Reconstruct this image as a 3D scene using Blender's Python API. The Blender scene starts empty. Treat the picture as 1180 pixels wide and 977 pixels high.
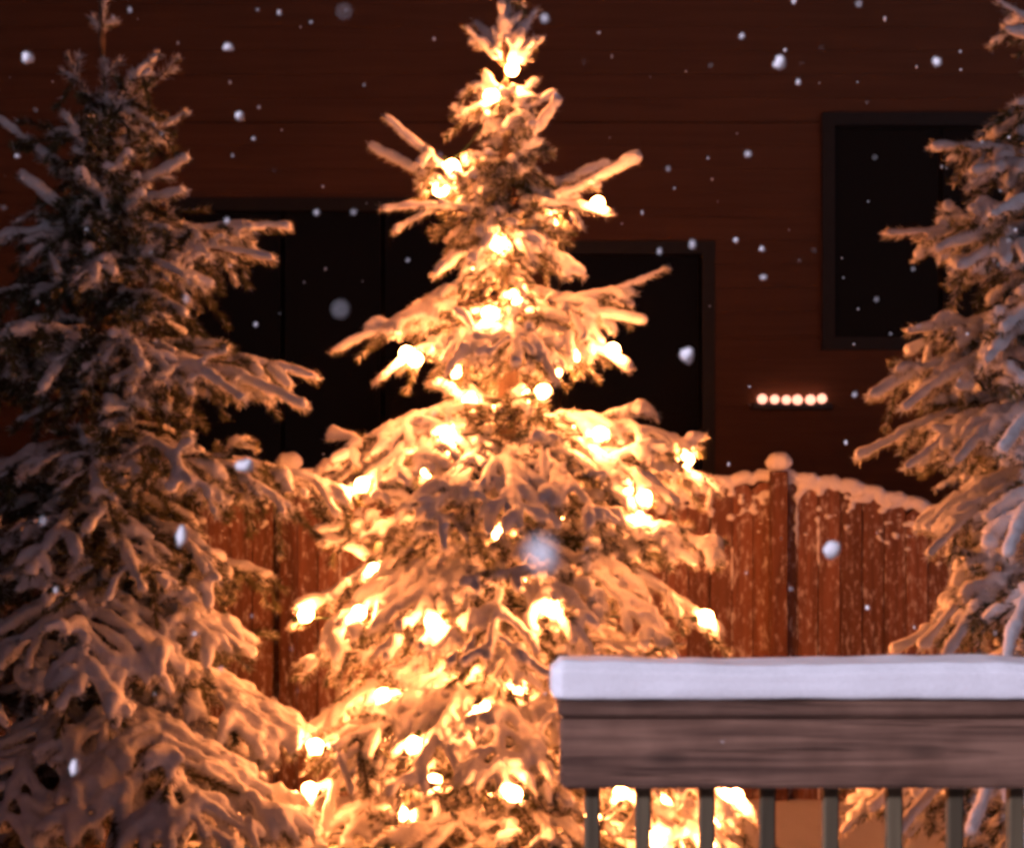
import bpy, bmesh, math, random
import numpy as np
from mathutils import Vector, Matrix, noise
from mathutils.bvhtree import BVHTree

random.seed(7); np.random.seed(7)
R = math.radians
scene = bpy.context.scene
col = scene.collection

# ------------------------------------------------------------------ camera
FPX, CU, HV = 1800.0, 590.0, 600.0          # focal length in photo pixels, centre column, horizon row
EYE = 1.73
cam_d = bpy.data.cameras.new('camera'); cam = bpy.data.objects.new('camera', cam_d); col.objects.link(cam)
cam.location = (0, 0, EYE); cam.rotation_euler = (R(90), 0, 0)
cam_d.sensor_width = 36; cam_d.lens = FPX / 1180 * 36
cam_d.shift_y = (HV - 488.5) / 1180
cam_d.clip_end = 3000; cam_d.clip_start = .05
cam_d.dof.use_dof = True; cam_d.dof.focus_distance = 4.6; cam_d.dof.aperture_fstop = 5.6
scene.camera = cam

# ------------------------------------------------------------------ night sky, moon-dim sun, exposure
SUN_EL, SUN_AZ = 22, -48                     # behind the camera, to its left
w = bpy.data.worlds.new('World'); scene.world = w; w.use_nodes = True
nt = w.node_tree
sky = nt.nodes.new('ShaderNodeTexSky'); sky.sky_type = 'NISHITA'; sky.sun_disc = False
sky.sun_elevation = R(SUN_EL); sky.sun_rotation = R(180 + SUN_AZ)
bg = nt.nodes['Background']; bg.inputs['Strength'].default_value = .0056
tint = nt.nodes.new('ShaderNodeMixRGB'); tint.blend_type = 'MULTIPLY'; tint.inputs['Fac'].default_value = 1; tint.inputs['Color2'].default_value = (1.75, .84, .86, 1)
nt.links.new(sky.outputs[0], tint.inputs['Color1']); nt.links.new(tint.outputs[0], bg.inputs['Color'])
sd = bpy.data.lights.new('sun', 'SUN'); sun = bpy.data.objects.new('sun', sd); col.objects.link(sun)
sd.energy = 3.6; sd.angle = R(5); sd.color = (.83, .78, 1)
d = Vector((math.sin(R(SUN_AZ)) * math.cos(R(SUN_EL)), -math.cos(R(SUN_AZ)) * math.cos(R(SUN_EL)), math.sin(R(SUN_EL))))
sun.rotation_euler = d.to_track_quat('Z', 'Y').to_euler(); sun.location = d * 30
scene.view_settings.view_transform = 'Standard'; scene.view_settings.look = 'None'
scene.view_settings.gamma = 1; scene.view_settings.exposure = 0
scene.cycles.filter_width = 3.6
scene.cycles.use_denoising = True
scene.cycles.max_bounces = 5; scene.cycles.use_adaptive_sampling = True; scene.cycles.adaptive_threshold = .03

def P(u, v, y):                              # photo pixel at a known distance -> point
    return Vector(((u - CU) / FPX * y, y, EYE + (HV - v) / FPX * y))

# ------------------------------------------------------------------ materials
def mat(name):
    m = bpy.data.materials.new(name); m.use_nodes = True
    return m, m.node_tree.nodes, m.node_tree.links, m.node_tree.nodes['Principled BSDF']

def ramp(n, stops):
    r = n.new('ShaderNodeValToRGB'); e = r.color_ramp.elements
    while len(e) < len(stops): e.new(.5)
    for k, (p, c) in enumerate(stops):
        e[k].position = p; e[k].color = (*c, 1)
    return r

def mat_snow(name='snow', base=(.86, .86, .89), scale=60., bump=.35):
    m, n, l, b = mat(name)
    tc = n.new('ShaderNodeTexCoord'); nz = n.new('ShaderNodeTexNoise')
    nz.inputs['Scale'].default_value = scale; nz.inputs['Detail'].default_value = 5
    l.new(tc.outputs['Object'], nz.inputs['Vector'])
    r = ramp(n, [(.3, tuple(c * .92 for c in base)), (.7, base)]); l.new(nz.outputs['Fac'], r.inputs['Fac'])
    l.new(r.outputs['Color'], b.inputs['Base Color'])
    bp = n.new('ShaderNodeBump'); bp.inputs['Strength'].default_value = bump; bp.inputs['Distance'].default_value = .012
    l.new(nz.outputs['Fac'], bp.inputs['Height']); l.new(bp.outputs['Normal'], b.inputs['Normal'])
    b.inputs['Roughness'].default_value = .65; b.inputs['Specular IOR Level'].default_value = .25
    return m

def mat_wood(name, c0, c1, axis, scale=3., rough=.75, frost=0., bump=.4, knots=False):
    """weathered board: grain stretched along one axis, colour that differs per board, optional frost flecks"""
    m, n, l, b = mat(name)
    tc = n.new('ShaderNodeTexCoord'); oi = n.new('ShaderNodeObjectInfo')
    add = n.new('ShaderNodeVectorMath'); add.operation = 'ADD'
    mul = n.new('ShaderNodeVectorMath'); mul.operation = 'SCALE'; mul.inputs['Scale'].default_value = 1.
    cmb = n.new('ShaderNodeCombineXYZ')
    mm = n.new('ShaderNodeMath'); mm.operation = 'MULTIPLY'; mm.inputs[1].default_value = 37.
    l.new(oi.outputs['Random'], mm.inputs[0])
    for k in range(3): l.new(mm.outputs[0], cmb.inputs[k])
    l.new(tc.outputs['Object'], add.inputs[0]); l.new(cmb.outputs[0], add.inputs[1])
    mp = n.new('ShaderNodeMapping'); s = [14., 14., 14.]; s[axis] = .7
    mp.inputs['Scale'].default_value = s
    l.new(add.outputs[0], mp.inputs['Vector'])
    nz = n.new('ShaderNodeTexNoise'); nz.inputs['Scale'].default_value = scale; nz.inputs['Detail'].default_value = 7
    nz.inputs['Distortion'].default_value = .6
    l.new(mp.outputs[0], nz.inputs['Vector'])
    r = ramp(n, [(.32, c0), (.68, c1)]); l.new(nz.outputs['Fac'], r.inputs['Fac'])
    hs = n.new('ShaderNodeHueSaturation'); vr = n.new('ShaderNodeMapRange')
    vr.inputs['To Min'].default_value = .7; vr.inputs['To Max'].default_value = 1.3
    l.new(oi.outputs['Random'], vr.inputs['Value']); l.new(vr.outputs[0], hs.inputs['Value']); l.new(r.outputs['Color'], hs.inputs['Color'])
    out = hs.outputs['Color']
    if knots:                                # mottled weathering and fine checks along the grain
        n3 = n.new('ShaderNodeTexNoise'); n3.inputs['Scale'].default_value = 7; n3.inputs['Detail'].default_value = 5
        l.new(add.outputs[0], n3.inputs['Vector'])
        r3 = ramp(n, [(.35, (.72, .62, .58)), (.65, (1.25, 1.15, 1.12))]); l.new(n3.outputs['Fac'], r3.inputs['Fac'])
        m3 = n.new('ShaderNodeMixRGB'); m3.blend_type = 'MULTIPLY'; m3.inputs['Fac'].default_value = 1
        l.new(out, m3.inputs['Color1']); l.new(r3.outputs['Color'], m3.inputs['Color2']); out = m3.outputs['Color']
        mc = n.new('ShaderNodeMapping'); mc.inputs['Scale'].default_value = (2.2, 60, 60); l.new(add.outputs[0], mc.inputs['Vector'])
        n4 = n.new('ShaderNodeTexNoise'); n4.inputs['Scale'].default_value = 2.; n4.inputs['Detail'].default_value = 3; l.new(mc.outputs[0], n4.inputs['Vector'])
        r4 = ramp(n, [(.30, (.45, .42, .40)), (.40, (1, 1, 1))]); l.new(n4.outputs['Fac'], r4.inputs['Fac'])
        m4 = n.new('ShaderNodeMixRGB'); m4.blend_type = 'MULTIPLY'; m4.inputs['Fac'].default_value = 1
        l.new(out, m4.inputs['Color1']); l.new(r4.outputs['Color'], m4.inputs['Color2']); out = m4.outputs['Color']
        vo = n.new('ShaderNodeTexVoronoi'); vo.inputs['Scale'].default_value = 1.
        mk = n.new('ShaderNodeMapping'); mk.inputs['Scale'].default_value = (3.2, 1., 9.); mk.inputs['Location'].default_value = (.13, 0, .3)
        l.new(tc.outputs['Object'], mk.inputs['Vector']); l.new(mk.outputs[0], vo.inputs['Vector'])
        kr = ramp(n, [(.05, (.3, .3, .3)), (.17, (1, 1, 1))]); l.new(vo.outputs['Distance'], kr.inputs['Fac'])
        mx = n.new('ShaderNodeMixRGB'); mx.blend_type = 'MULTIPLY'; mx.inputs['Fac'].default_value = 1
        l.new(out, mx.inputs['Color1']); l.new(kr.outputs['Color'], mx.inputs['Color2']); out = mx.outputs['Color']
    if frost > 0:
        n2 = n.new('ShaderNodeTexNoise'); n2.inputs['Scale'].default_value = 30; n2.inputs['Detail'].default_value = 6; n2.inputs['Roughness'].default_value = .7
        m2 = n.new('ShaderNodeMapping'); m2.inputs['Scale'].default_value = (1.6, 1.6, .55)
        l.new(add.outputs[0], m2.inputs['Vector']); l.new(m2.outputs[0], n2.inputs['Vector'])
        fr = ramp(n, [(.56 - frost * .05, (0, 0, 0)), (.72 - frost * .05, (.6, .6, .6))]); l.new(n2.outputs['Fac'], fr.inputs['Fac'])
        mx = n.new('ShaderNodeMixRGB'); l.new(fr.outputs['Color'], mx.inputs['Fac'])
        l.new(out, mx.inputs['Color1']); mx.inputs['Color2'].default_value = (.8, .8, .83, 1); out = mx.outputs['Color']
    l.new(out, b.inputs['Base Color'])
    bp = n.new('ShaderNodeBump'); bp.inputs['Strength'].default_value = bump; bp.inputs['Distance'].default_value = .004
    l.new(nz.outputs['Fac'], bp.inputs['Height']); l.new(bp.outputs['Normal'], b.inputs['Normal'])
    b.inputs['Roughness'].default_value = rough; b.inputs['Specular IOR Level'].default_value = .3
    return m

def mat_plain(name, c, rough=.7, metal=0., var=.25, scale=20.):
    m, n, l, b = mat(name)
    nz = n.new('ShaderNodeTexNoise'); nz.inputs['Scale'].default_value = scale; nz.inputs['Detail'].default_value = 4
    tc = n.new('ShaderNodeTexCoord'); l.new(tc.outputs['Object'], nz.inputs['Vector'])
    r = ramp(n, [(.3, tuple(x * (1 - var) for x in c)), (.7, tuple(min(1, x * (1 + var)) for x in c))])
    l.new(nz.outputs['Fac'], r.inputs['Fac']); l.new(r.outputs['Color'], b.inputs['Base Color'])
    b.inputs['Roughness'].default_value = rough; b.inputs['Metallic'].default_value = metal
    return m

def mat_glow(name, c, s):
    m, n, l, b = mat(name)
    b.inputs['Base Color'].default_value = (*c, 1)
    b.inputs['Emission Color'].default_value = (*c, 1); b.inputs['Emission Strength'].default_value = s
    return m

M = dict(
    snow=mat_snow(), rail_snow=mat_snow('rail_snow', (.88, .88, .91), 140., .14), ground_snow=mat_snow('ground_snow', (.84, .85, .88), 9., .5),
    frost=mat_plain('frosted_needles', (.68, .68, .69), .7, 0, .2, 40.),
    needle=mat_plain('spruce_needles', (.10, .10, .042), .6, 0, .45, 30.),
    bark=mat_plain('spruce_bark', (.10, .065, .04), .9, 0, .4, 25.),
    rail=mat_wood('rail_wood', (.075, .042, .030), (.25, .150, .105), 0, 3.4, .7, 0, .5, True),
    baluster=mat_wood('baluster_wood', (.075, .056, .032), (.14, .105, .06), 2, 2.5),
    fence=mat_wood('fence_wood', (.115, .050, .033), (.215, .102, .068), 2, 2.2, .8, .6, .5),
    post=mat_wood('post_wood', (.06, .025, .016), (.12, .05, .03), 2, 2.2, .8, .25, .5),
    siding=mat_wood('siding_wood', (.145, .060, .029), (.18, .077, .038), 0, 1.2, .75, 0, .2),
    trim=mat_plain('window_trim', (.014, .010, .007), .6, 0, .2),
    roof=mat_plain('roof_shingle', (.05, .045, .045), .9, 0, .3),
    wire=mat_plain('wire', (.01, .03, .012), .5, 0, .1),
    housing=mat_plain('lamp_housing', (.03, .02, .02), .4, 0, .1),
    bulb=mat_glow('bulb_glow', (1, .275, .074), 335.),
    red=mat_glow('red_lamp_glow', (1, .42, .29), 2.2),
    flake=mat_snow('snowflake', (.93, .93, .96), 300., .1),
)
# black window glass
g, n_, l_, b_ = mat('dark_glass'); b_.inputs['Base Color'].default_value = (.014, .013, .012, 1); b_.inputs['Roughness'].default_value = .12
b_.inputs['Specular IOR Level'].default_value = .25
M['glass'] = g

# ------------------------------------------------------------------ helpers
def tag(o, label=None, cat=None, group=None, kind=None):
    if label: o['label'] = label
    if cat: o['category'] = cat
    if group: o['group'] = group
    if kind: o['kind'] = kind
    return o

def link(name, mesh, m=None, parent=None, loc=None):
    o = bpy.data.objects.new(name, mesh); col.objects.link(o)
    if mesh is not None and m is not None and not mesh.materials: mesh.materials.append(m)
    if parent is not None: o.parent = parent
    if loc is not None: o.location = loc
    return o

def empty(name, loc=(0, 0, 0), rz=0, parent=None):
    o = link(name, None, None, parent, loc); o.empty_display_size = .1; o.rotation_euler.z = rz
    return o

def pydata(name, v, f, smooth=False):
    me = bpy.data.meshes.new(name); me.from_pydata(v, [], f); me.validate()
    if smooth: me.polygons.foreach_set('use_smooth', [True] * len(me.polygons))
    return me

def bevel_box(name, sx, sy, sz, bev=.004, z0=0., seg=1):
    """box centred in x and y, standing on z0"""
    bm = bmesh.new(); bmesh.ops.create_cube(bm, size=1)
    for q in bm.verts: q.co = Vector((q.co.x * sx, q.co.y * sy, (q.co.z + .5) * sz + z0))
    if bev: bmesh.ops.bevel(bm, geom=bm.edges[:], offset=bev, segments=seg, affect='EDGES')
    me = bpy.data.meshes.new(name); bm.to_mesh(me); bm.free()
    return me

class Tubes:
    """collects closed tapered tubes along polylines"""
    def __init__(s, k=6): s.v = []; s.f = []; s.k = k
    def add(s, pts, rad, caps=True):
        k = s.k; base = len(s.v); n = len(pts)
        for i in range(n):
            t = (pts[min(i + 1, n - 1)] - pts[max(i - 1, 0)])
            if t.length < 1e-7: t = Vector((1, 0, 0))
            t.normalize()
            a = t.cross(Vector((0, 0, 1)))
            if a.length < .05: a = t.cross(Vector((0, 1, 0)))
            a.normalize(); b = t.cross(a)
            for j in range(k):
                q = 2 * math.pi * j / k
                s.v.append(tuple(pts[i] + (a * math.cos(q) + b * math.sin(q)) * rad[i]))
        for i in range(n - 1):
            for j in range(k):
                a0 = base + i * k + j; a1 = base + i * k + (j + 1) % k
                s.f.append((a0, a1, a1 + k, a0 + k))
        s.f.append(tuple(base + j for j in reversed(range(k)))); s.f.append(tuple(base + (n - 1) * k + j for j in range(k)))

TEX = bpy.data.textures.new('snow_lumps', 'CLOUDS'); TEX.noise_scale = .05; TEX.noise_depth = 2
def fused(name, v, f, voxel, lump=.012, smooth=2):
    """melt overlapping closed shapes into one lumpy skin of snow"""
    src = pydata(name + '_src', v, f)
    o = bpy.data.objects.new('tmp', src); col.objects.link(o)
    m = o.modifiers.new('r', 'REMESH'); m.mode = 'VOXEL'; m.voxel_size = voxel; m.use_smooth_shade = True
    if smooth: m = o.modifiers.new('s', 'SMOOTH'); m.factor = .5; m.iterations = smooth
    if lump:
        m = o.modifiers.new('d', 'DISPLACE'); m.texture = TEX; m.strength = lump * 2; m.mid_level = .5; m.texture_coords = 'LOCAL'
    bpy.context.view_layer.update()
    dg = bpy.context.evaluated_depsgraph_get()
    me = bpy.data.meshes.new_from_object(o.evaluated_get(dg)); me.name = name
    bpy.data.objects.remove(o); bpy.data.meshes.remove(src)
    me.materials.clear()
    return me

# ================================================================== SETTING
# snow covered ground, one sheet out to the horizon
bm = bmesh.new()
xs = sorted(set([-1500, -400, -120, -40] + list(np.linspace(-14, 14, 85)) + [40, 120, 400, 1500]))
ys = sorted(set([-1500, -400, -120, -40, -14] + list(np.linspace(-6, 22, 141)) + [40, 120, 400, 1500]))
vv = [[bm.verts.new((x, y, .34 * math.exp(-((y - 7.9) / .75) ** 2) * (1 + .3 * noise.noise(Vector((x * .7, 3, 1)))) + .07 * noise.noise(Vector((x * .6, y * .6, 1))) + .02 * noise.noise(Vector((x * 2, y * 2, 5))) if abs(x) < 15 and -7 < y < 23 else 0)) for x in xs] for y in ys]
for i in range(len(ys) - 1):
    for j in range(len(xs) - 1): bm.faces.new((vv[i][j], vv[i][j + 1], vv[i + 1][j + 1], vv[i + 1][j]))
me = bpy.data.meshes.new('ground'); bm.to_mesh(me); bm.free(); me.polygons.foreach_set('use_smooth', [True] * len(me.polygons))
tag(link('ground', me, M['ground_snow']), 'snow covered garden ground around the trees', None, None, 'structure')

# ------------------------------------------------------------------ house behind the fence
HY = 11.2                                    # distance of its wall
house = empty('house', (0, HY, 0))
tag(house, 'dark brown wooden house with unlit windows behind the fence', 'house')
def hx(u): return (u - CU) / FPX * HY
def hz(v): return EYE + (HV - v) / FPX * HY
WX0, WX1, WZ1 = -7.5, 8.5, 6.4
opens = [(hx(205), hx(560), .9, hz(240)), (hx(640), hx(812), .9, hz(290)), (hx(958), hx(1215), hz(392), hz(142))]
# wall: horizontal lap boards, cut round the openings; each course is a real wedge, joined into one wall
v, f = [], []
def wedge(x0, x1, z0, z1):
    k = len(v)
    for x in (x0, x1): v.extend([(x, .0, z0), (x, .18, z0), (x, .18, z1), (x, .009, z1)])
    f.extend([(k, k + 3, k + 2, k + 1), (k + 4, k + 5, k + 6, k + 7), (k, k + 4, k + 7, k + 3), (k + 1, k + 2, k + 6, k + 5), (k, k + 1, k + 5, k + 4), (k + 3, k + 7, k + 6, k + 2)])
cuts = sorted({0.0, WZ1} | {o[2] for o in opens} | {o[3] for o in opens} | set(np.arange(.17, WZ1, .17).tolist()))
for z0, z1 in zip(cuts[:-1], cuts[1:]):
    if z1 - z0 < 1e-4: continue
    segs = [(WX0, WX1)]
    for (a, b, c, e) in opens:
        if z0 >= c - 1e-5 and z1 <= e + 1e-5:
            segs = [s for (p, q) in segs for s in ([(p, a), (b, q)] if p < a and b < q else [(p, q)])]
    for p, q in segs: wedge(p, q, z0, z1)
wall = link('wall', pydata('wall', v, f), M['siding'], house)
for (a, b, c, e) in opens:
    wn = empty('window', ((a + b) / 2, 0, c), 0, house)
    ww, hh, t = b - a, e - c, .07
    fr = Tubes()
    v, f = [], []
    def bx(x0, x1, y0, y1, z0, z1):
        k = len(v)
        v.extend([(x, y, z) for x in (x0, x1) for y in (y0, y1) for z in (z0, z1)])
        f.extend([tuple(k + i for i in q) for q in ((0, 1, 3, 2), (4, 6, 7, 5), (0, 4, 5, 1), (2, 3, 7, 6), (0, 2, 6, 4), (1, 5, 7, 3))])
    bx(-ww / 2 - t, -ww / 2 + .02, -.03, .1, -t, hh + t); bx(ww / 2 - .02, ww / 2 + t, -.03, .1, -t, hh + t)
    bx(-ww / 2 + .02, ww / 2 - .02, -.028, .1, hh - .02, hh + t); bx(-ww / 2 + .02, ww / 2 - .02, -.028, .1, -t, .02)
    link('frame', pydata('frame', v, f), M['trim'], wn)
    npan = 3 if ww > 2 else 2 if ww > 1.2 else 1
    for k in range(npan):
        x0 = -ww / 2 + .02 + k * (ww - .04) / npan; x1 = x0 + (ww - .04) / npan
        p = link('pane', bevel_box('pane', x1 - x0 - .03, .02, hh - .045, 0, .0225), M['glass'], wn, ((x0 + x1) / 2, .07, 0))
v = [(WX0 - .5, -.7, WZ1 - .1), (WX1 + .5, -.7, WZ1 - .1), (WX1 + .5, 4, WZ1 + 2.4), (WX0 - .5, 4, WZ1 + 2.4), (WX0 - .5, 8.7, WZ1 - .1), (WX1 + .5, 8.7, WZ1 - .1)]
v += [(x, y, z + .14) for x, y, z in v]
f = [(0, 1, 2, 3), (3, 2, 5, 4), (9, 8, 7, 6), (10, 11, 8, 9), (0, 6, 7, 1), (5, 11, 10, 4), (0, 3, 9, 6), (3, 4, 10, 9), (1, 7, 8, 2), (2, 8, 11, 5)]
rf = link('roof', pydata('roof', v, f), M['roof'], house)
v2 = [(x, y, z + .003) for x, y, z in v[6:]] + [(x, y, z + .18) for x, y, z in v[6:]]
link('roof_snow', pydata('roof_snow', v2, [tuple(q) for q in f]), M['ground_snow'], rf)
for nm, x0, x1 in (('side_wall', WX0, WX0 + .18), ('side_wall', WX1 - .18, WX1)):
    link(nm, bevel_box(nm, x1 - x0, 7.8, WZ1, 0, 0), M['siding'], house, ((x0 + x1) / 2, 4.09, 0))
link('back_wall', bevel_box('back_wall', WX1 - WX0 - .37, .18, WZ1, 0, 0), M['siding'], house, ((WX0 + WX1) / 2, 7.9, 0))

# row of six small pink lamps on the house wall
c = P(913, 460, HY - .05)
lb = empty('wall_light_bar', (c.x, HY, c.z))
tag(lb, 'short row of six glowing pink red lamps on the dark house wall', 'light')
link('housing', bevel_box('housing', .58, .05, .05, .008, -.075), M['housing'], lb, (0, -.03, 0))
bme = bpy.data.meshes.new('lamp'); bm = bmesh.new(); bmesh.ops.create_icosphere(bm, subdivisions=2, radius=.04); bm.to_mesh(bme); bm.free()
bme.polygons.foreach_set('use_smooth', [True] * len(bme.polygons))
for k in range(6): link('lamp', bme, M['red'], lb, ((k - 2.5) * .084 + random.uniform(-.006, .006), -.05, random.uniform(-.005, .005))).scale = (random.uniform(.82, 1.08),) * 3

# ------------------------------------------------------------------ unseen house-shaped block, added at the left to keep sun off the garden
blk = empty('shade_block', (-8.6, 6.5, 0)); tag(blk, 'unseen house shaped block added beyond the left edge to shade the garden', 'house')
link('wall', bevel_box('wall', 8.0, 15.2, 10.9, .02), M['siding'], blk)  # body of the added shade block
v = [(-4.5, -8.0, 10.85), (4.5, -8.0, 10.85), (0, -8.0, 13.5), (-4.5, 8.0, 10.85), (4.5, 8.0, 10.85), (0, 8.0, 13.5)]
link('roof', pydata('roof', v, [(0, 1, 2), (5, 4, 3), (0, 3, 4, 1), (1, 4, 5, 2), (2, 5, 3, 0)]), M['ground_snow'], blk)  # roof-shaped top of the added shade block

# ------------------------------------------------------------------ fence
FY = 7.9
fence = empty('picket_fence', (0, FY, 0))
tag(fence, 'red brown wooden picket fence with snow along its dipping top edge', 'fence')
POSTX = (895 - CU) / FPX * FY
PER = 2.46
def ftop(x):
    ph = (x - POSTX) / PER * 2 * math.pi
    return EYE + (HV - 556) / FPX * FY - .24 * (1 - math.cos(ph)) / 2
pw = .105
sv, sf = Tubes(7), None
x = -6.0; k = 0
sn = Tubes(8)
while x < 6.6:
    h = ftop(x) + random.uniform(-.008, .008)
    dy = random.uniform(-.004, .004)
    bm = bmesh.new()                       # a picket with clipped corners
    z = h
    prof = [(-pw / 2, 0), (pw / 2, 0), (pw / 2, z - .03), (pw / 2 - .03, z), (-pw / 2 + .03, z), (-pw / 2, z - .03)]
    a = [bm.verts.new((px, -.010, pz)) for px, pz in prof]; b = [bm.verts.new((px, .010, pz)) for px, pz in prof]
    bm.faces.new(a[::-1] if False else a); bm.faces.new(b[::-1])
    for i in range(6): bm.faces.new((a[i], b[i], b[(i + 1) % 6], a[(i + 1) % 6]))
    bmesh.ops.recalc_face_normals(bm, faces=bm.faces[:])
    bmesh.ops.bevel(bm, geom=bm.edges[:], offset=.003, segments=1, affect='EDGES')
    me = bpy.data.meshes.new('picket'); bm.to_mesh(me); bm.free()
    o = link('picket', me, M['fence'], fence, (x, dy, 0)); o.rotation_euler.z = random.uniform(-.02, .02)
    # snow on its top and clinging below it
    sn.add([Vector((x - pw / 2 - .012, -.002, h + .012)), Vector((x - pw * .25, -.004, h + .03 + random.uniform(0, .012))), Vector((x + pw * .25, -.004, h + .03 + random.uniform(0, .012))), Vector((x + pw / 2 + .012, -.002, h + .012))], [.024, .036, .036, .024])
    for j in range(random.randint(8, 13)):
        zz = h - random.random() ** 1.6 * .26; xx = x + random.uniform(-.06, .06); rr = random.uniform(.010, .026) * (1 - (h - zz) * 1.4)
        sn.add([Vector((xx - rr, -.013, zz)), Vector((xx, -.014, zz + rr * .4)), Vector((xx + rr, -.013, zz))], [rr * .6, rr, rr * .6])
    if random.random() < .6:                 # snow packed in the joint
        z1 = h - random.uniform(.05, .3)
        while z1 > .3:
            l = random.uniform(.1, .5); rr = random.uniform(.005, .009)
            sn.add([Vector((x + pw / 2 + .002, -.010, z1)), Vector((x + pw / 2 + .003, -.011, z1 - l * .5)), Vector((x + pw / 2 + .002, -.010, z1 - l))], [rr * .8, rr, rr * .7])
            z1 -= l + random.uniform(.05, .5)
    x += pw + random.uniform(.003, .007); k += 1
for zr in (.35, 1.62):
    for i in range(-3, 3):
        x0 = POSTX + i * PER + .05; x1 = x0 + PER - .1
        if x1 < -6: continue
        link('cross_rail', bevel_box('cross_rail', x1 - x0, .045, .09, .004, -.045), M['fence'], fence, ((x0 + x1) / 2, .038, zr))
for i in range(-2, 3):
    px = POSTX + i * PER
    if -6 < px < 6.6:
        zt = ftop(px) + .055
        link('post', bevel_box('post', .085, .085, zt, .006), M['post'], fence, (px, -.055, 0))
        cap = Tubes(10); c0 = Vector((px, -.055, zt))
        cap.add([c0 + Vector((-.062, 0, .03)), c0 + Vector((-.03, 0, .045)), c0 + Vector((.03, 0, .05)), c0 + Vector((.066, 0, .035))], [.022, .05, .05, .022])
        link('post_snow', fused('post_snow', cap.v, cap.f, .012, .006), M['snow'], fence)
o = link('snow', fused('fence_snow', sn.v, sn.f, .011, .010, 1), M['snow'], fence)

# ================================================================== SPRUCE TREES
def qbez(a, c, b, t): return a * (1 - t) ** 2 + c * 2 * t * (1 - t) + b * t * t

def needle_mesh(segs, rng):
    """segs: (start, end, needles per metre, length scale, share frosted white); bottle-brush needles round every piece of shoot, made in bulk"""
    P0, P1, NL, FR = [], [], [], []
    for p, q, den, sc, fz in segs:
        n = max(1, int((q - p).length * den + rng.random()))
        P0 += [tuple(p)] * n; P1 += [tuple(q)] * n; NL += [sc] * n; FR += [fz] * n
    P0, P1, NL = np.array(P0), np.array(P1), np.array(NL); n = len(P0)
    g = np.random.RandomState(rng.randrange(1 << 30))
    t = g.rand(n, 1); p = P0 + (P1 - P0) * t
    tg = P1 - P0; tg /= np.linalg.norm(tg, axis=1, keepdims=True) + 1e-9
    a = np.cross(tg, [0, 0, 1.]); la = np.linalg.norm(a, axis=1, keepdims=True); a = np.where(la < .05, [0, 1., 0], a / (la + 1e-9)); b = np.cross(a, tg)
    th = g.rand(n, 1) * 2 * math.pi
    rad = a * np.cos(th) + b * np.sin(th)
    dr = rad + tg * g.uniform(.45, 1.2, (n, 1)); dr /= np.linalg.norm(dr, axis=1, keepdims=True)
    ln = g.uniform(.028, .046, (n, 1)) * NL[:, None]
    sd_ = np.cross(dr, tg); sd_ /= np.linalg.norm(sd_, axis=1, keepdims=True) + 1e-9; sd_ *= .003
    v = np.stack([p - sd_, p + sd_, p + dr * ln], 1).reshape(-1, 3)
    me = bpy.data.meshes.new('needles'); me.vertices.add(3 * n); me.vertices.foreach_set('co', v.ravel())
    me.loops.add(3 * n); me.loops.foreach_set('vertex_index', np.arange(3 * n, dtype=np.int32))
    fro = (g.rand(n) < np.array(FR) * np.clip(1.05 + .75 * rad[:, 2], 0, 1.3)).astype(np.int32)
    me.polygons.add(n); me.polygons.foreach_set('loop_start', np.arange(0, 3 * n, 3, dtype=np.int32)); me.polygons.foreach_set('material_index', fro); me.update(calc_edges=True)
    me.materials.append(M['needle']); me.materials.append(M['frost'])
    return me

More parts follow.
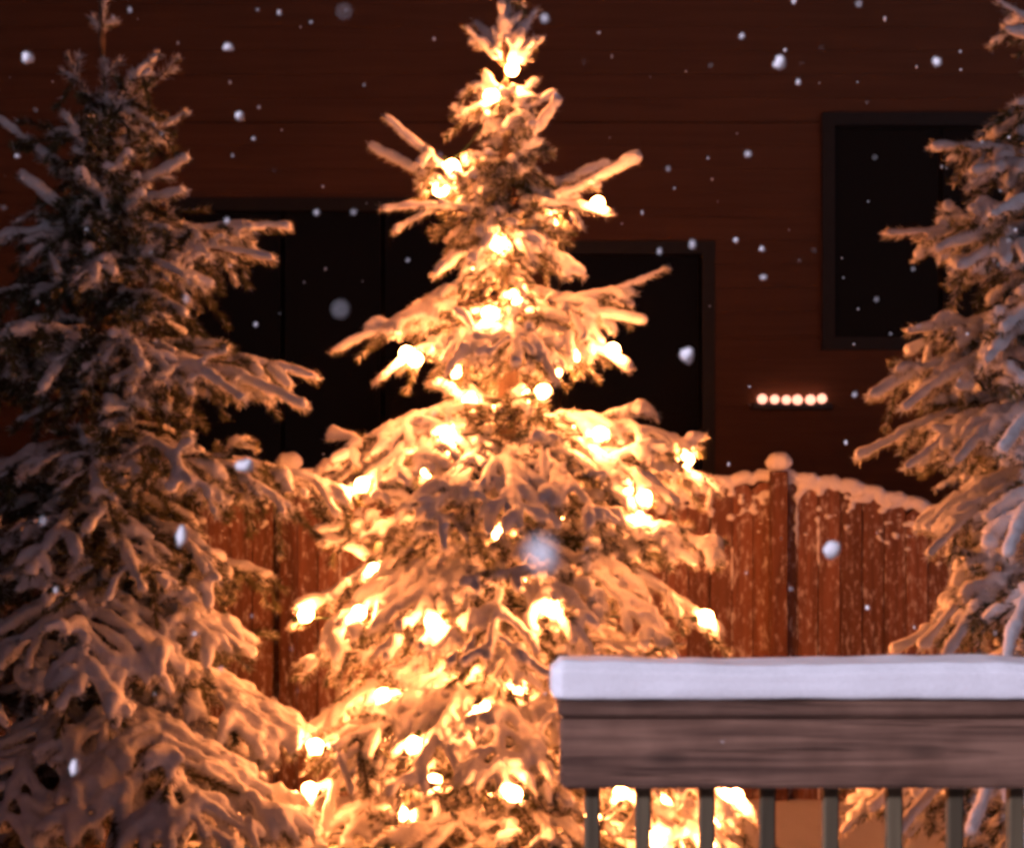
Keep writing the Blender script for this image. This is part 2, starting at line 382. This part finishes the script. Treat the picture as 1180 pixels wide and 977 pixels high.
def make_limb(L, dz_tip, arch, rng, width=.42, thick=1., voxel=.0095, dens=1., bare=.22, sag=.3, cover=.8, hang=.6, spear=.0, nd=420, stick=1.2, frz=.3):
    """meshes (wood, needles, snow) of one limb along +x; tip at (L,0,dz_tip); arch lifts its middle"""
    A = Vector((0, 0, 0)); B = Vector((L, rng.uniform(-.04, .04) * L, dz_tip)); C = Vector((L * .5, rng.uniform(-.06, .06) * L, dz_tip * .5 + arch))
    wood, snow = Tubes(4), Tubes(7)
    shoots = []
    N = max(5, int(L / .09))
    main = [qbez(A, C, B, i / N) for i in range(N + 1)]
    shoots.append((main, True, True))
    n = max(3, int(L * (1 - bare) / .048 * dens))
    side = rng.choice((-1, 1)); tmax = .97 - spear
    for i in range(n):
        t = bare + (1 - bare) * (i + rng.uniform(.1, .9)) / n
        if t > tmax: continue
        p = qbez(A, C, B, t); tg = (qbez(A, C, B, min(1, t + .05)) - qbez(A, C, B, t - .05)).normalized()
        side = -side
        ang = R(rng.uniform(36, 66))
        lat = Vector((-tg.y, tg.x, 0)).normalized() * side
        if rng.random() < .12: lat = (lat * .35 + Vector((0, 0, 1))).normalized()
        d0 = (tg * math.cos(ang) + lat * math.sin(ang)).normalized()
        prof = (1 - ((t - bare) / (tmax - bare)) ** 1.6) * .75 + .25
        if t < bare + .15: prof *= .6 + (t - bare) * 2.6
        l = min(.40, max(.08, L * width * prof * rng.uniform(.65, 1.15)))
        m = max(3, int(l / .045))
        sg = sag * rng.uniform(.4, 1.5) * l
        pts = [p + d0 * l * (q / m) + Vector((0, 0, -sg * (q / m) ** 2)) + lat * (-.12 * l * (q / m) ** 2) for q in range(m + 1)]
        shoots.append((pts, False, rng.random() < cover))
        if l > .14:
            for q in range(int(l / .07)):
                s = rng.uniform(.3, .9); b0 = p + d0 * l * s + Vector((0, 0, -sg * s * s))
                sd_ = rng.choice((-1, 1)); d1 = (d0 * .75 + Vector((-d0.y, d0.x, 0)) * sd_ * .75 + Vector((0, 0, rng.uniform(-.5, .1)))).normalized()
                l1 = max(.06, l * (1 - s * .6) * rng.uniform(.35, .6))
                shoots.append(([b0 + d1 * l1 * e + Vector((0, 0, -sag * l1 * e * e)) for e in (0, .35, .7, 1)], False, rng.random() < cover))
        if rng.random() < hang:               # bare green twigs hanging under the limb
            s = rng.uniform(.0, .8); b0 = p + d0 * l * s + Vector((0, 0, -sg * s * s))
            d1 = (d0 * .7 + Vector((rng.uniform(-.5, .5), rng.uniform(-.5, .5), rng.uniform(-1.1, -.3)))).normalized(); l1 = rng.uniform(.07, .17)
            shoots.append(([b0 + d1 * l1 * e for e in (0, .5, 1)], False, rng.random() < cover * .25))
    segs = []
    for pts, ismain, snowy in shoots:
        n_ = len(pts)
        r0 = (.008 + .011 * L) if ismain else .004
        wood.add(pts, [r0 * (1 - .75 * i / (n_ - 1)) for i in range(n_)])
        rs = rng.uniform(.0128, .0210) * thick * (stick if ismain else 1)
        if snowy:
            sp, sr = [], []
            for i in range(n_):
                s = i / (n_ - 1)
                if ismain and s < bare * .7: continue
                rr = rs * (.85 + .25 * math.sin(s * 3 + rs * 300)) * rng.uniform(.72, 1.28)
                sp.append(pts[i] + Vector((0, 0, rr * .5))); sr.append(rr)
            if len(sp) >= 2:
                tdir = (sp[-1] - sp[-2]).normalized()
                sp.append(sp[-1] + tdir * sr[-1] * .75); sr.append(sr[-1] * .62)
                snow.add(sp, sr)
        for i in range(n_ - 1):
            if ismain and i / (n_ - 1) < bare * .5: continue
            segs.append((pts[i], pts[i + 1], nd * 1.8 if snowy else nd * 2, 1. if snowy else 1., .85 if snowy else frz))
        segs.append((pts[-1] - (pts[-1] - pts[-2]) * .2, pts[-1] + (pts[-1] - pts[-2]).normalized() * .012, nd * 2.5, .75, .85 if snowy else frz))
    wm = pydata('branch', wood.v, wood.f, True)
    nm = needle_mesh(segs, rng)
    sm = fused('snow', snow.v, snow.f, voxel, .010, 1) if snow.v else None
    return wm, nm, sm

LIB = {}
def lib_limb(L, cover, thick, rng):
    """short list of limb shapes, shared by the filling limbs deep in the crowns"""
    bins = (.13, .2, .3, .42, .56, .74, .95)
    bl = min(bins, key=lambda q: abs(math.log(q / L)))
    key = (bl, round(cover, 1), rng.randrange(3))
    if key not in LIB:
        r2 = random.Random(hash((int(bl * 1000), int(cover * 10), key[2])))
        LIB[key] = make_limb(bl, bl * r2.uniform(-.2, .02), bl * .16, r2, width=.42, thick=thick, cover=cover, hang=1., bare=.15, voxel=.011, nd=380, frz=.1 + cover * .4)
    return LIB[key], L / bl

def put(tree, z, az, meshes, scale=1., tilt=0.):
    wm, nm, sm = meshes
    b = link('branch', wm, M['bark'], tree, (0, 0, z)); b.rotation_euler = (0, -tilt, az); b.scale = (scale,) * 3
    link('needles', nm, M['needle'], b)
    if sm: link('snow', sm, M['snow'], b)
    return b

def add_limb(tree, z, az, L, dz, arch, rng, **kw):
    return put(tree, z, az, make_limb(L, dz, arch, rng, **kw))

def trunk(tree, h, r0):
    t = Tubes(10); n = 14
    t.add([Vector((.012 * math.sin(i * 1.7), .012 * math.cos(i * 2.3), h * i / n - .05 * (i == 0))) for i in range(n + 1)], [r0 * (1 - i / n) ** .85 + .006 for i in range(n + 1)])
    link('trunk', pydata('trunk', t.v, t.f, True), M['bark'], tree)

def limb_to_px(tree, ty, tx, u, v, rng, ddepth=0., rise=0., arch=.06, **kw):
    """limb whose tip is seen at photo pixel (u, v), ddepth metres in front of or behind the trunk"""
    tip = P(u, v, ty + ddepth)
    dx, dy = tip.x - tx, ddepth
    L = math.hypot(dx, dy)
    return add_limb(tree, tip.z - rise, math.atan2(dy, dx), L, rise, arch, rng, **kw)

def whorl(tree, tx, ty, v, hw, rng, n, tilt=0., az0=0., jit=.25, sector=None, thick=.95, cover=.5, **kw):
    """ring of limbs at photo row v, tips about hw pixels out"""
    z = EYE + (HV - v) / FPX * ty; L0 = hw / FPX * ty
    for i in range(n):
        az = az0 + 2 * math.pi * i / n + rng.uniform(-jit, jit)
        if sector and not sector(az): continue
        L = L0 * rng.uniform(.75, 1.08)
        ms, sc = lib_limb(L, cover, thick, rng)
        put(tree, z + rng.uniform(-.06, .06), az, ms, sc, tilt + rng.uniform(-.12, .12))

def fill(tree, tx, ty, rows, rng, cover, frac, n, sector=None):
    """short limbs up the trunk between the whorls, so that the crown is closed round it"""
    for v, hw in rows:
        whorl(tree, tx, ty, v, hw * frac, rng, n, .15 if v < 300 else .0, rng.random() * 6, sector=sector, cover=cover)

# ---- the lit tree
TY = 6.0; TX = (583 - CU) / FPX * TY
rng = random.Random(11)
tree = empty('spruce_tree', (TX, TY, 0)); tag(tree, 'tall snow laden spruce hung with glowing warm lights, in the middle', 'tree', 'snowy spruces in the garden')
trunk(tree, 3.78, .075)
# leader and its little crown of shoots
for az, hw, v_, rise in ((.3, 36, 62, .17), (2.6, 40, 64, .14), (3.5, 46, 78, .13), (5.4, 28, 80, .1), (6.1, 42, 82, .11), (1.4, 20, 70, .15), (4.4, 16, 60, .16)):
    add_limb(tree, EYE + (HV - v_) / FPX * TY, az, hw / FPX * TY, rise, .0, rng, width=.2, thick=1.0, bare=.1, sag=0, nd=260, spear=.3, cover=1., hang=.1, stick=1.4)
ld = add_limb(tree, 3.62, .4, .02, .24, 0, rng, width=.1, thick=.7, bare=0, sag=0)
whorl(tree, TX, TY, 112, 40, rng, 4, 0.5, .2, cover=0.9, thick=1.2)
whorl(tree, TX, TY, 150, 40, rng, 4, 0.2, .6, cover=0.9, thick=1.2)
whorl(tree, TX, TY, 182, 44, rng, 4, 0.2, .1, cover=0.5)
for u, v_, dd, rise, arch in ((445, 138, -.15, .3, -.05), (430, 172, .1, .24, -.04), (442, 242, -.2, .0, .05), (732, 184, -.1, .2, -.04), (640, 120, -.25, .18, -.03),
                              (702, 248, -.22, -.06, .06), (672, 318, -.2, -.16, .06), (500, 318, -.25, -.18, .06), (545, 300, -.42, -.12, .06), (610, 300, -.4, -.12, .06), (570, 245, -.5, .05, .02), (700, 190, .25, .2, 0), (480, 210, .3, .1, .0)):
    limb_to_px(tree, TY, TX, u, v_, rng, dd, rise, arch, width=.30, thick=1.15, bare=.12, sag=.12, spear=.34, stick=1.35, cover=.95)
whorl(tree, TX, TY, 288, 60, rng, 5, 0.05, .4, cover=0.5)
for u, v_, dd, rise, arch in ((385, 405, -.1, -.22, .07), (435, 440, -.32, -.25, .1), (766, 312, -.06, .17, -.05), (738, 370, -.2, -.02, .06), (722, 425, -.34, -.2, .1), (640, 440, -.55, -.22, .12), (520, 430, -.5, -.24, .12), (590, 420, -.62, -.2, .1), (460, 370, .3, -.1, .1), (700, 380, .35, -.1, .1)):
    limb_to_px(tree, TY, TX, u, v_, rng, dd, rise, arch, width=.42, thick=1.1, spear=.22, stick=1.3, cover=.95)
whorl(tree, TX, TY, 415, 90, rng, 5, 0.05, .1, cover=0.5)
for u, v_, dd, rise, arch in ((366, 545, -.1, -.28, .12), (402, 570, -.38, -.3, .14), (800, 517, -.12, -.1, .1), (828, 560, .05, -.2, .12), (770, 580, -.4, -.25, .14), (690, 600, -.65, -.28, .14), (590, 610, -.75, -.3, .16), (490, 600, -.68, -.28, .14)):
    limb_to_px(tree, TY, TX, u, v_, rng, dd, rise, arch, width=.45, thick=1.2, cover=.95)
whorl(tree, TX, TY, 520, 180, rng, 7, 0.05, .7, cover=0.5)
for u, v_, dd, rise, arch in ((336, 722, -.15, -.4, .16), (380, 745, -.5, -.38, .18), (828, 635, .0, -.14, .1), (830, 728, -.2, -.34, .16), (770, 745, -.55, -.36, .18), (670, 740, -.8, -.34, .2), (560, 760, -.88, -.36, .2), (450, 760, -.75, -.38, .2)):
    limb_to_px(tree, TY, TX, u, v_, rng, dd, rise, arch, width=.42, thick=1.2, cover=.95)
whorl(tree, TX, TY, 620, 215, rng, 8, 0.05, .3, cover=0.5)
for u, v_, dd, rise, arch in ((362, 840, -.2, -.3, .16), (410, 880, -.6, -.34, .2), (830, 850, -.2, -.3, .18), (770, 880, -.6, -.36, .2), (680, 900, -.85, -.36, .22), (580, 910, -.95, -.36, .22), (480, 905, -.85, -.36, .22), (352, 925, -.25, -.28, .16), (340, 985, -.3, -.28, .16), (862, 935, -.3, -.28, .18), (850, 990, -.4, -.28, .18)):
    limb_to_px(tree, TY, TX, u, v_, rng, dd, rise, arch, width=.42, thick=1.2, cover=.95)
whorl(tree, TX, TY, 740, 230, rng, 8, 0.05, .1, cover=0.5)
whorl(tree, TX, TY, 850, 262, rng, 9, 0.05, .5, cover=0.5)
whorl(tree, TX, TY, 960, 290, rng, 9, 0.05, .2, cover=0.5)
whorl(tree, TX, TY, 1040, 310, rng, 8, 0.05, .6, cover=0.5)

fill(tree, TX, TY, [(195, 45), (220, 65), (245, 75), (275, 65), (312, 40), (362, 85), (380, 140), (405, 100), (448, 80), (485, 150), (515, 170), (550, 190), (585, 180), (625, 190), (665, 210), (705, 210), (750, 190), (790, 200), (830, 210), (880, 220), (930, 230)], rng, .4, .72, 6)

# ---- the tree at the left
LY = 5.7; LX = (118 - CU) / FPX * LY
rng = random.Random(23)
ltree = empty('spruce_tree', (LX, LY, 0)); tag(ltree, 'dark snowy spruce without lights, at the left edge', 'tree', 'snowy spruces in the garden')
trunk(ltree, 3.75, .085)
vis = lambda az: True
lead = add_limb(ltree, 3.5, 1., .02, .26, 0, rng, width=.1, thick=.45, bare=0, sag=0)
for u, v_, dd, rise in ((78, 66, -.1, .22), (205, 70, -.1, .25), (172, 72, .1, .2), (118, 75, -.2, .2), (150, 90, -.3, .15)):
    limb_to_px(ltree, LY, LX, u, v_, rng, dd, rise, 0, width=.2, thick=.62, bare=.1, sag=0, frz=.12)
for u, v_, dd, rise in ((0, 138, -.15, .24), (25, 205, -.2, .16), (212, 132, -.15, .12), (216, 185, -.2, .08), (212, 222, -.2, .0), (80, 135, -.3, .1), (150, 180, -.35, .05), (95, 200, -.35, .05), (160, 225, -.3, .05)):
    limb_to_px(ltree, LY, LX, u, v_, rng, dd, rise, -.02, width=.32, thick=.75, bare=.12, sag=.08, spear=.3, cover=.65, stick=1.35, frz=.12)
whorl(ltree, LX, LY, 160, 70, rng, 6, 0.2, .1, cover=0.1)
for u, v_, dd, rise, arch in ((332, 264, -.08, .06, .06), (312, 300, -.3, -.06, .08), (-20, 285, -.1, -.05, .08), (30, 300, -.35, -.08, .1), (215, 320, -.5, -.1, .1), (110, 325, -.55, -.12, .1), (260, 275, .3, .0, .06)):
    limb_to_px(ltree, LY, LX, u, v_, rng, dd, rise, arch, width=.4, thick=.85, cover=.7, spear=.18, stick=1.3, frz=.12)
whorl(ltree, LX, LY, 330, 150, rng, 6, 0.05, .5, cover=0.1)
for u, v_, dd, rise, arch in ((362, 436, -.12, -.1, .08), (352, 470, -.3, -.18, .12), (270, 460, -.6, -.16, .14), (160, 425, -.65, -.14, .14), (50, 450, -.6, -.18, .14), (-70, 470, -.2, -.2, .14)):
    limb_to_px(ltree, LY, LX, u, v_, rng, dd, rise, arch, width=.4, thick=.9, cover=.7, spear=.18, stick=1.3, frz=.12)
whorl(ltree, LX, LY, 430, 190, rng, 6, 0.05, .2, cover=0.1)
for u, v_, dd, rise, arch in ((405, 572, -.1, -.14, .12), (330, 585, -.4, -.18, .14), (225, 560, -.75, -.16, .16), (100, 570, -.8, -.18, .16), (-40, 580, -.5, -.2, .16)):
    limb_to_px(ltree, LY, LX, u, v_, rng, dd, rise, arch, width=.36, thick=.95, cover=.6, frz=.12)
whorl(ltree, LX, LY, 550, 205, rng, 6, 0.05, .4, cover=0.1)
for u, v_, dd, rise, arch in ((250, 668, -.5, -.2, .16), (160, 680, -.85, -.2, .18), (30, 660, -.9, -.2, .18), (-90, 690, -.4, -.2, .18)):
    limb_to_px(ltree, LY, LX, u, v_, rng, dd, rise, arch, width=.36, thick=.95, cover=.6, frz=.12)
whorl(ltree, LX, LY, 660, 215, rng, 6, 0.05, .1, cover=0.1)
for u, v_, dd, rise, arch in ((85, 800, -.95, -.3, .2), (255, 745, -.5, -.16, .12), (345, 850, -.35, -.22, .16), (-60, 830, -.7, -.3, .2)):
    limb_to_px(ltree, LY, LX, u, v_, rng, dd, rise, arch, width=.5, thick=1.25, cover=.96, dens=1.1, sag=.36, frz=.12)
whorl(ltree, LX, LY, 780, 235, rng, 5, 0.05, .5, cover=0.1)
for u, v_, dd, rise, arch in ((235, 965, -1.1, -.3, .2), (0, 960, -.9, -.3, .2), (350, 1000, -.5, -.3, .2)):
    limb_to_px(ltree, LY, LX, u, v_, rng, dd, rise, arch, width=.55, thick=1.3, cover=.98, dens=1.15, sag=.36, frz=.12)
whorl(ltree, LX, LY, 900, 230, rng, 6, 0.05, .2, cover=0.1)
whorl(ltree, LX, LY, 1010, 270, rng, 8, 0.05, .6, cover=0.1)

fill(ltree, LX, LY, [(130, 28), (190, 40), (225, 50), (255, 80), (290, 120), (340, 110), (380, 120), (420, 140), (470, 140), (510, 140), (560, 150), (600, 150), (640, 160), (690, 170), (740, 180), (790, 190), (850, 200), (910, 210)], rng, .1, .75, 6)

# ---- the tree at the right, its trunk outside the picture
RY = 5.3; RX = (1262 - CU) / FPX * RY
rng = random.Random(37)
rtree = empty('spruce_tree', (RX, RY, 0)); tag(rtree, 'snowy spruce reaching in from the right edge, in front of the fence', 'tree', 'snowy spruces in the garden')
trunk(rtree, 3.95, .085)
west = lambda az: math.cos(az) < .55
for u, v_, dd, rise, arch in ((1150, 5, -.1, .14, .0), (1160, 35, -.1, .08, .02), (1078, 170, -.08, .06, .03), (1120, 200, -.25, -.04, .06), (1130, 160, .2, .0, .04),
                              (1022, 272, -.08, .02, .05), (1075, 290, -.3, -.1, .08), (1100, 310, -.4, -.14, .1), (1140, 250, -.5, -.1, .1),
                              (1045, 384, -.05, -.04, .05), (1002, 458, -.15, -.22, .12), (1050, 470, -.35, -.26, .14), (1130, 420, -.55, -.2, .14), (1160, 380, -.5, -.14, .12),
                              (990, 528, -.1, -.24, .12), (1040, 540, -.3, -.26, .14), (1095, 535, -.5, -.26, .16), (1165, 520, -.7, -.2, .16),
                              (1075, 610, -.35, -.2, .16), (1080, 640, -.55, -.26, .2), (1150, 640, -.75, -.26, .2),
                              (1058, 745, -.3, -.36, .2), (1085, 755, -.6, -.38, .22), (1150, 760, -.85, -.36, .22),
                              (1000, 930, -.2, -.3, .2), (1040, 960, -.6, -.34, .2), (1120, 960, -.8, -.34, .2), (1180, 980, -.9, -.34, .2)):
    limb_to_px(rtree, RY, RX, u, v_, rng, dd, rise, arch, width=.42, thick=1.05, bare=.2, spear=.16, cover=.8, stick=1.3)
for v_, hw in ((120, 110), (230, 170), (340, 190), (440, 210), (540, 215), (640, 200), (740, 200), (850, 240), (960, 270)):
    whorl(rtree, RX, RY, v_, hw, rng, 7, .0, rng.random(), cover=.4, sector=west)
fill(rtree, RX, RY, [(v_, 60 + v_ * .15) for v_ in range(40, 1000, 60)], rng, .3, .8, 6, west)

# ------------------------------------------------------------------ the light string on the middle tree
bpy.context.view_layer.update()
V, F = [], []
for b in tree.children_recursive:
    if b.type != 'MESH' or b.name.startswith('needles') or b.name.startswith('trunk'): continue
    mw = b.matrix_world; k = len(V)
    n = len(b.data.vertices); arr = np.empty(n * 3); b.data.vertices.foreach_get('co', arr); arr = arr.reshape(-1, 3)
    m4 = np.array(mw); arr = arr @ m4[:3, :3].T + m4[:3, 3]
    V.extend(arr.tolist()); F.extend([tuple(i + k for i in p.vertices) for p in b.data.polygons])
bvh = BVHTree.FromPolygons(V, F)
eye = Vector((0, 0, EYE))
string = empty('light_string', (TX, TY, 0))
tag(string, 'string of glowing warm white bulbs wound round the middle spruce', 'string lights')
bm = bmesh.new(); bmesh.ops.create_uvsphere(bm, u_segments=10, v_segments=7, radius=.025)
for q in bm.verts: q.co.z = q.co.z * 1.2 + .026; q.co.x *= (1 - max(0, q.co.z - .03) * 5); q.co.y *= (1 - max(0, q.co.z - .03) * 5)
bulb_me = bpy.data.meshes.new('bulb'); bm.to_mesh(bulb_me); bm.free(); bulb_me.polygons.foreach_set('use_smooth', [True] * len(bulb_me.polygons))
bm = bmesh.new(); bmesh.ops.create_cone(bm, cap_ends=True, segments=10, radius1=.011, radius2=.013, depth=.03, matrix=Matrix.Translation((0, 0, -.012)))
sock_me = bpy.data.meshes.new('socket'); bm.to_mesh(sock_me); bm.free()
spots = [(562, 112), (516, 186), (500, 218), (688, 236), (570, 282), (592, 336), (462, 396), (484, 412), (512, 500), (488, 540), (545, 462),
         (745, 570), (732, 597), (430, 650), (414, 702), (497, 716), (345, 712), (805, 712), (594, 795), (562, 815), (480, 850), (600, 916), (358, 905), (348, 962), (715, 912), (768, 922),
         (596, 80), (440, 800), (706, 400), (690, 500), (418, 560), (640, 700), (460, 940), (835, 915), (850, 918), (820, 975), (720, 830), (372, 862), (340, 985), (750, 960), (690, 940)]
bpos = []
rb = random.Random(5)
for (u, v_) in spots:
    dr = (P(u, v_, 1.) - eye).normalized()
    hit = None
    for tries in range(14):
        dd = (P(u + rb.uniform(-1, 1) * tries * 1.6, v_ + rb.uniform(-1, 1) * tries * 1.6, 1.) - eye).normalized()
        loc, no, idx, dist = bvh.ray_cast(eye, dd)
        if loc is not None: hit = loc - dd * .014; break
    if hit is None:
        hit = eye + dr * (TY / dr.y)
    bpos.append((hit, dr))
# bulbs on the far sides, seen only through their glow
for k in range(26):
    z = .45 + 3.0 * k / 26; az = k * 2.4
    if math.sin(az) < -.3: az = -az
    if z > 3.0: continue
    rad = .22 + .62 * (1 - z / 3.7)
    p0 = Vector((TX, TY, z)); out = Vector((math.cos(az), math.sin(az), 0))
    loc, no, idx, dist = bvh.ray_cast(p0 + out * 2.5, -out)
    if loc is None: continue
    bpos.append((loc + out * .012, -out))
# extra hidden bulbs added on the flanks to light the neighbouring spruces
for k in range(14):
    z = .55 + 1.5 * k / 14; az = (math.pi - .22 - .3 * (k % 2)) if k % 3 else (.1 + .3 * (k % 2))
    out = Vector((math.cos(az), math.sin(az), 0))
    loc, no, idx, dist = bvh.ray_cast(Vector((TX, TY, z)) + out * 2.5, -out)
    if loc is not None: bpos.append((loc + out * .03, -out))
# extra bulbs added deep among the inner boughs to light the crown from within
for k in range(34):
    z = .5 + 2.0 * (k + .5) / 34; az = k * 2.39996 + .7
    rad = (.08 + .42 * (1 - z / 3.75)) * rb.uniform(.8, 1.15)
    p0 = Vector((TX + math.cos(az) * rad, TY + math.sin(az) * rad, z))
    near = bvh.find_nearest(p0)
    if near[0] is not None and near[3] < .03: p0 = p0 + (p0 - near[0]).normalized() * .03
    bpos.append((p0, Vector((-math.cos(az), -math.sin(az), 0))))
bpos.sort(key=lambda q: -q[0].z)
wire = Tubes(4); prev = None
for p, dr in bpos:
    q = p - Vector((TX, TY, 0))
    b = link('bulb', bulb_me, M['bulb'], string, q)
    ax = Vector((rb.uniform(-1, 1), rb.uniform(-1, 1), rb.uniform(-.8, .5))) - dr * .9
    b.rotation_euler = ax.to_track_quat('Z', 'Y').to_euler()
    link('socket', sock_me, M['wire'], b)
    e = q + dr * .02
    if prev is not None:
        mid = (prev + e) / 2; mid.x *= .45; mid.y *= .45
        pts = [qbez(prev, mid, e, t / 8) for t in range(9)]
        wire.add(pts, [.003] * 9)
    prev = e
link('wire', pydata('wire', wire.v, wire.f, True), M['wire'], string)

# ------------------------------------------------------------------ deck and its railing
DY = 2.6; PXM = FPX / DY
deck = empty('deck', (0, 0, 0)); tag(deck, 'wooden deck floor under the railing', None, None, 'structure')
dz = .46
for k in range(24):
    link('plank', bevel_box('plank', 4.4, .138, .036, .003), M['rail'], deck, (.2, -.62 + k * .1425, dz - .036))
for xx in (-1.8, .2, 2.2):
    for yy in (-.5, 2.5): link('post', bevel_box('post', .1, .1, dz - .036 + .1, .004, -.1), M['post'], deck, (xx, yy, 0))
X0 = (643 - CU) / PXM; X1 = 2.35
zs = EYE - (808 - HV) / PXM; zc = EYE - (826 - HV) / PXM; zf = EYE - (909 - HV) / PXM
rail = empty('deck_railing', ((X0 + X1) / 2, DY, dz))
tag(rail, 'weathered deck railing topped with a thick even layer of snow', 'railing')
Lr = X1 - X0; xm = (X0 + X1) / 2
link('top_board', bevel_box('top_board', Lr, .14, zs - zc, .004, 0, 2), M['rail'], rail, (0, .07, zc - dz))
link('side_board', bevel_box('side_board', Lr - .004, .038, zc - zf - .0015, .005, 0, 2), M['rail'], rail, (.002, .026, zf - dz))
for u in [682.6, 741, 814.6, 884, 957, 1030, 1100, 1170] + [1241 + 71 * k for k in range(13)]:
    xx = (u - CU) / FPX * (DY + .06)
    if xx > X1 - .05: break
    o = link('baluster', bevel_box('baluster', .026, .026, zc - dz - .08, .003), M['baluster'], rail, (xx - xm, .062, .078))
link('bottom_rail', bevel_box('bottom_rail', Lr, .038, .06, .004), M['rail'], rail, (0, .062, .02))
for xx in (X0 + 1.1, X1 - .05):
    link('post', bevel_box('post', .09, .09, zc - dz - .001, .005), M['rail'], rail, (xx - xm, .125, 0))
# snow on the top board
hs = .062
bm = bmesh.new(); bmesh.ops.create_cube(bm, size=1)
for q in bm.verts: q.co = Vector((q.co.x * (Lr + .012), q.co.y * .142, (q.co.z + .5) * hs + .0015))
bmesh.ops.bevel(bm, geom=[e for e in bm.edges if max(e.verts[0].co.z, e.verts[1].co.z) > .03], offset=.013, segments=3, affect='EDGES')
v = [tuple(q.co) for q in bm.verts]; bm.verts.index_update(); f = [tuple(q.index for q in fc.verts) for fc in bm.faces]; bm.free()
TEX.noise_scale = .12
sm = fused('snow_layer', v, f, .007, .003, 2)
for q in sm.vertices:
    if q.co.z > .03: q.co.z += .009 * noise.noise(Vector((q.co.x * 3.1, q.co.y * 5, 0))) + .0025 * noise.noise(Vector((q.co.x * 14, q.co.y * 14, 4)))
    elif q.co.z > .004: q.co.y += .004 * noise.noise(Vector((q.co.x * 9, 2, q.co.z * 20)))
    if q.co.z < .012: q.co.z = max(q.co.z, .002)
link('snow_layer', sm, M['rail_snow'], rail, (-.004, .069, zs - dz))

# ------------------------------------------------------------------ falling snow
rf = random.Random(3)
def flake_geo(r, rng):
    bm = bmesh.new(); bmesh.ops.create_icosphere(bm, subdivisions=2, radius=r)
    s = Vector((rng.uniform(.6, 1.15), rng.uniform(.75, 1.1), rng.uniform(.7, 1.45))); o = rng.random() * 50
    for q in bm.verts:
        k = 1 + .7 * noise.noise(q.co / r * 1.3 + Vector((o, o, 0))); q.co = Vector((q.co.x * s.x, q.co.y * s.y, q.co.z * s.z)) * k
    return bm
big = [(792, 409, 22, 1.9, 'large bright snowflake falling before the dark window right of the lit tree'),
       (283, 537, 25, 1.8, 'large bright snowflake falling between the unlit dark spruce and the lit one'),
       (210, 617, 20, 1.9, 'bright snowflake falling before the middle of the dark left spruce'),
       (957, 633, 20, 1.9, 'bright snowflake falling before the fence, right of its snow capped post'),
       (627, 640, 40, .5, 'big pale blurred snowflake falling before the middle of the lit spruce'),
       (393, 357, 9, .72, 'faint blurred snowflake left of the lit spruce before the dark window'),
       (87, 884, 17, 2., 'bright snowflake low before the dark left spruce'),
       (32, 67, 14, 2., 'small bright snowflake beside the top of the left spruce'),
       (276, 134, 12, 2.1, 'small bright snowflake before the wall, right of the left spruce top'),
       (263, 55, 12, 2., 'small snowflake high before the wall, above the bright one'),
       (898, 73, 14, 2., 'small bright snowflake high before the wall, left of the upper right window'),
       (1080, 72, 13, 1.9, 'small snowflake before the wall above the upper right window'),
       (397, 14, 6, .75, 'faint blurred snowflake at the top edge, left of the lit spruce tip')]
for (u, v_, px, dist, lab) in big:
    r = px * .42 / FPX * dist
    bm = flake_geo(r, rf); me = bpy.data.meshes.new('snowflake'); bm.to_mesh(me); bm.free(); me.polygons.foreach_set('use_smooth', [True] * len(me.polygons))
    o = link('snowflake', me, M['flake'], None, P(u, v_, dist)); tag(o, lab, 'snowflake', 'large falling snowflakes')
small = [(130, 20, 7), (150, 12, 6), (265, 95, 7), (292, 160, 6), (322, 15, 7), (205, 50, 5), (628, 22, 9), (500, 45, 5), (690, 38, 6), (855, 42, 8), (905, 58, 7), (920, 95, 8), (862, 178, 8), (798, 282, 11), (848, 277, 8), (878, 287, 8), (880, 320, 8),
         (408, 245, 8), (298, 124, 6), (372, 215, 6), (365, 245, 6), (295, 374, 8), (375, 310, 6), (1020, 22, 7), (990, 5, 8), (915, 2, 7), (1010, 345, 6), (985, 455, 8), (975, 510, 7), (20, 180, 8), (25, 205, 7), (50, 600, 8), (40, 600, 7), (215, 345, 8), (262, 255, 8), (840, 535, 6), (225, 730, 8), (208, 652, 7), (65, 680, 9), (255, 770, 8), (740, 245, 6), (760, 290, 7), (770, 195, 5), (705, 65, 5), (470, 300, 6), (1000, 700, 6), (860, 660, 5), (900, 620, 5)]
for k in range(160): small.append((rf.uniform(-60, 1240), rf.uniform(-40, 1000) if rf.random() < .5 else rf.uniform(-40, 420), rf.uniform(1.6, 4.2)))
v, f = [], []
for (u, v_, px) in small:
    dist = rf.uniform(1.4, 2.45) if px > 7.5 else rf.uniform(1.6, 2.5) if rf.random() < .4 else rf.uniform(2.9, 4.4)
    bm = flake_geo(px * .34 / FPX * dist, rf); c = P(u, v_, dist); k = len(v)
    bm.verts.index_update(); v.extend(tuple(q.co + c) for q in bm.verts); f.extend(tuple(q.index + k for q in fc.verts) for fc in bm.faces); bm.free()
tag(link('falling_snow', pydata('falling_snow', v, f, True), M['flake']), 'small snowflakes falling all over the garden', 'snow', None, 'stuff')
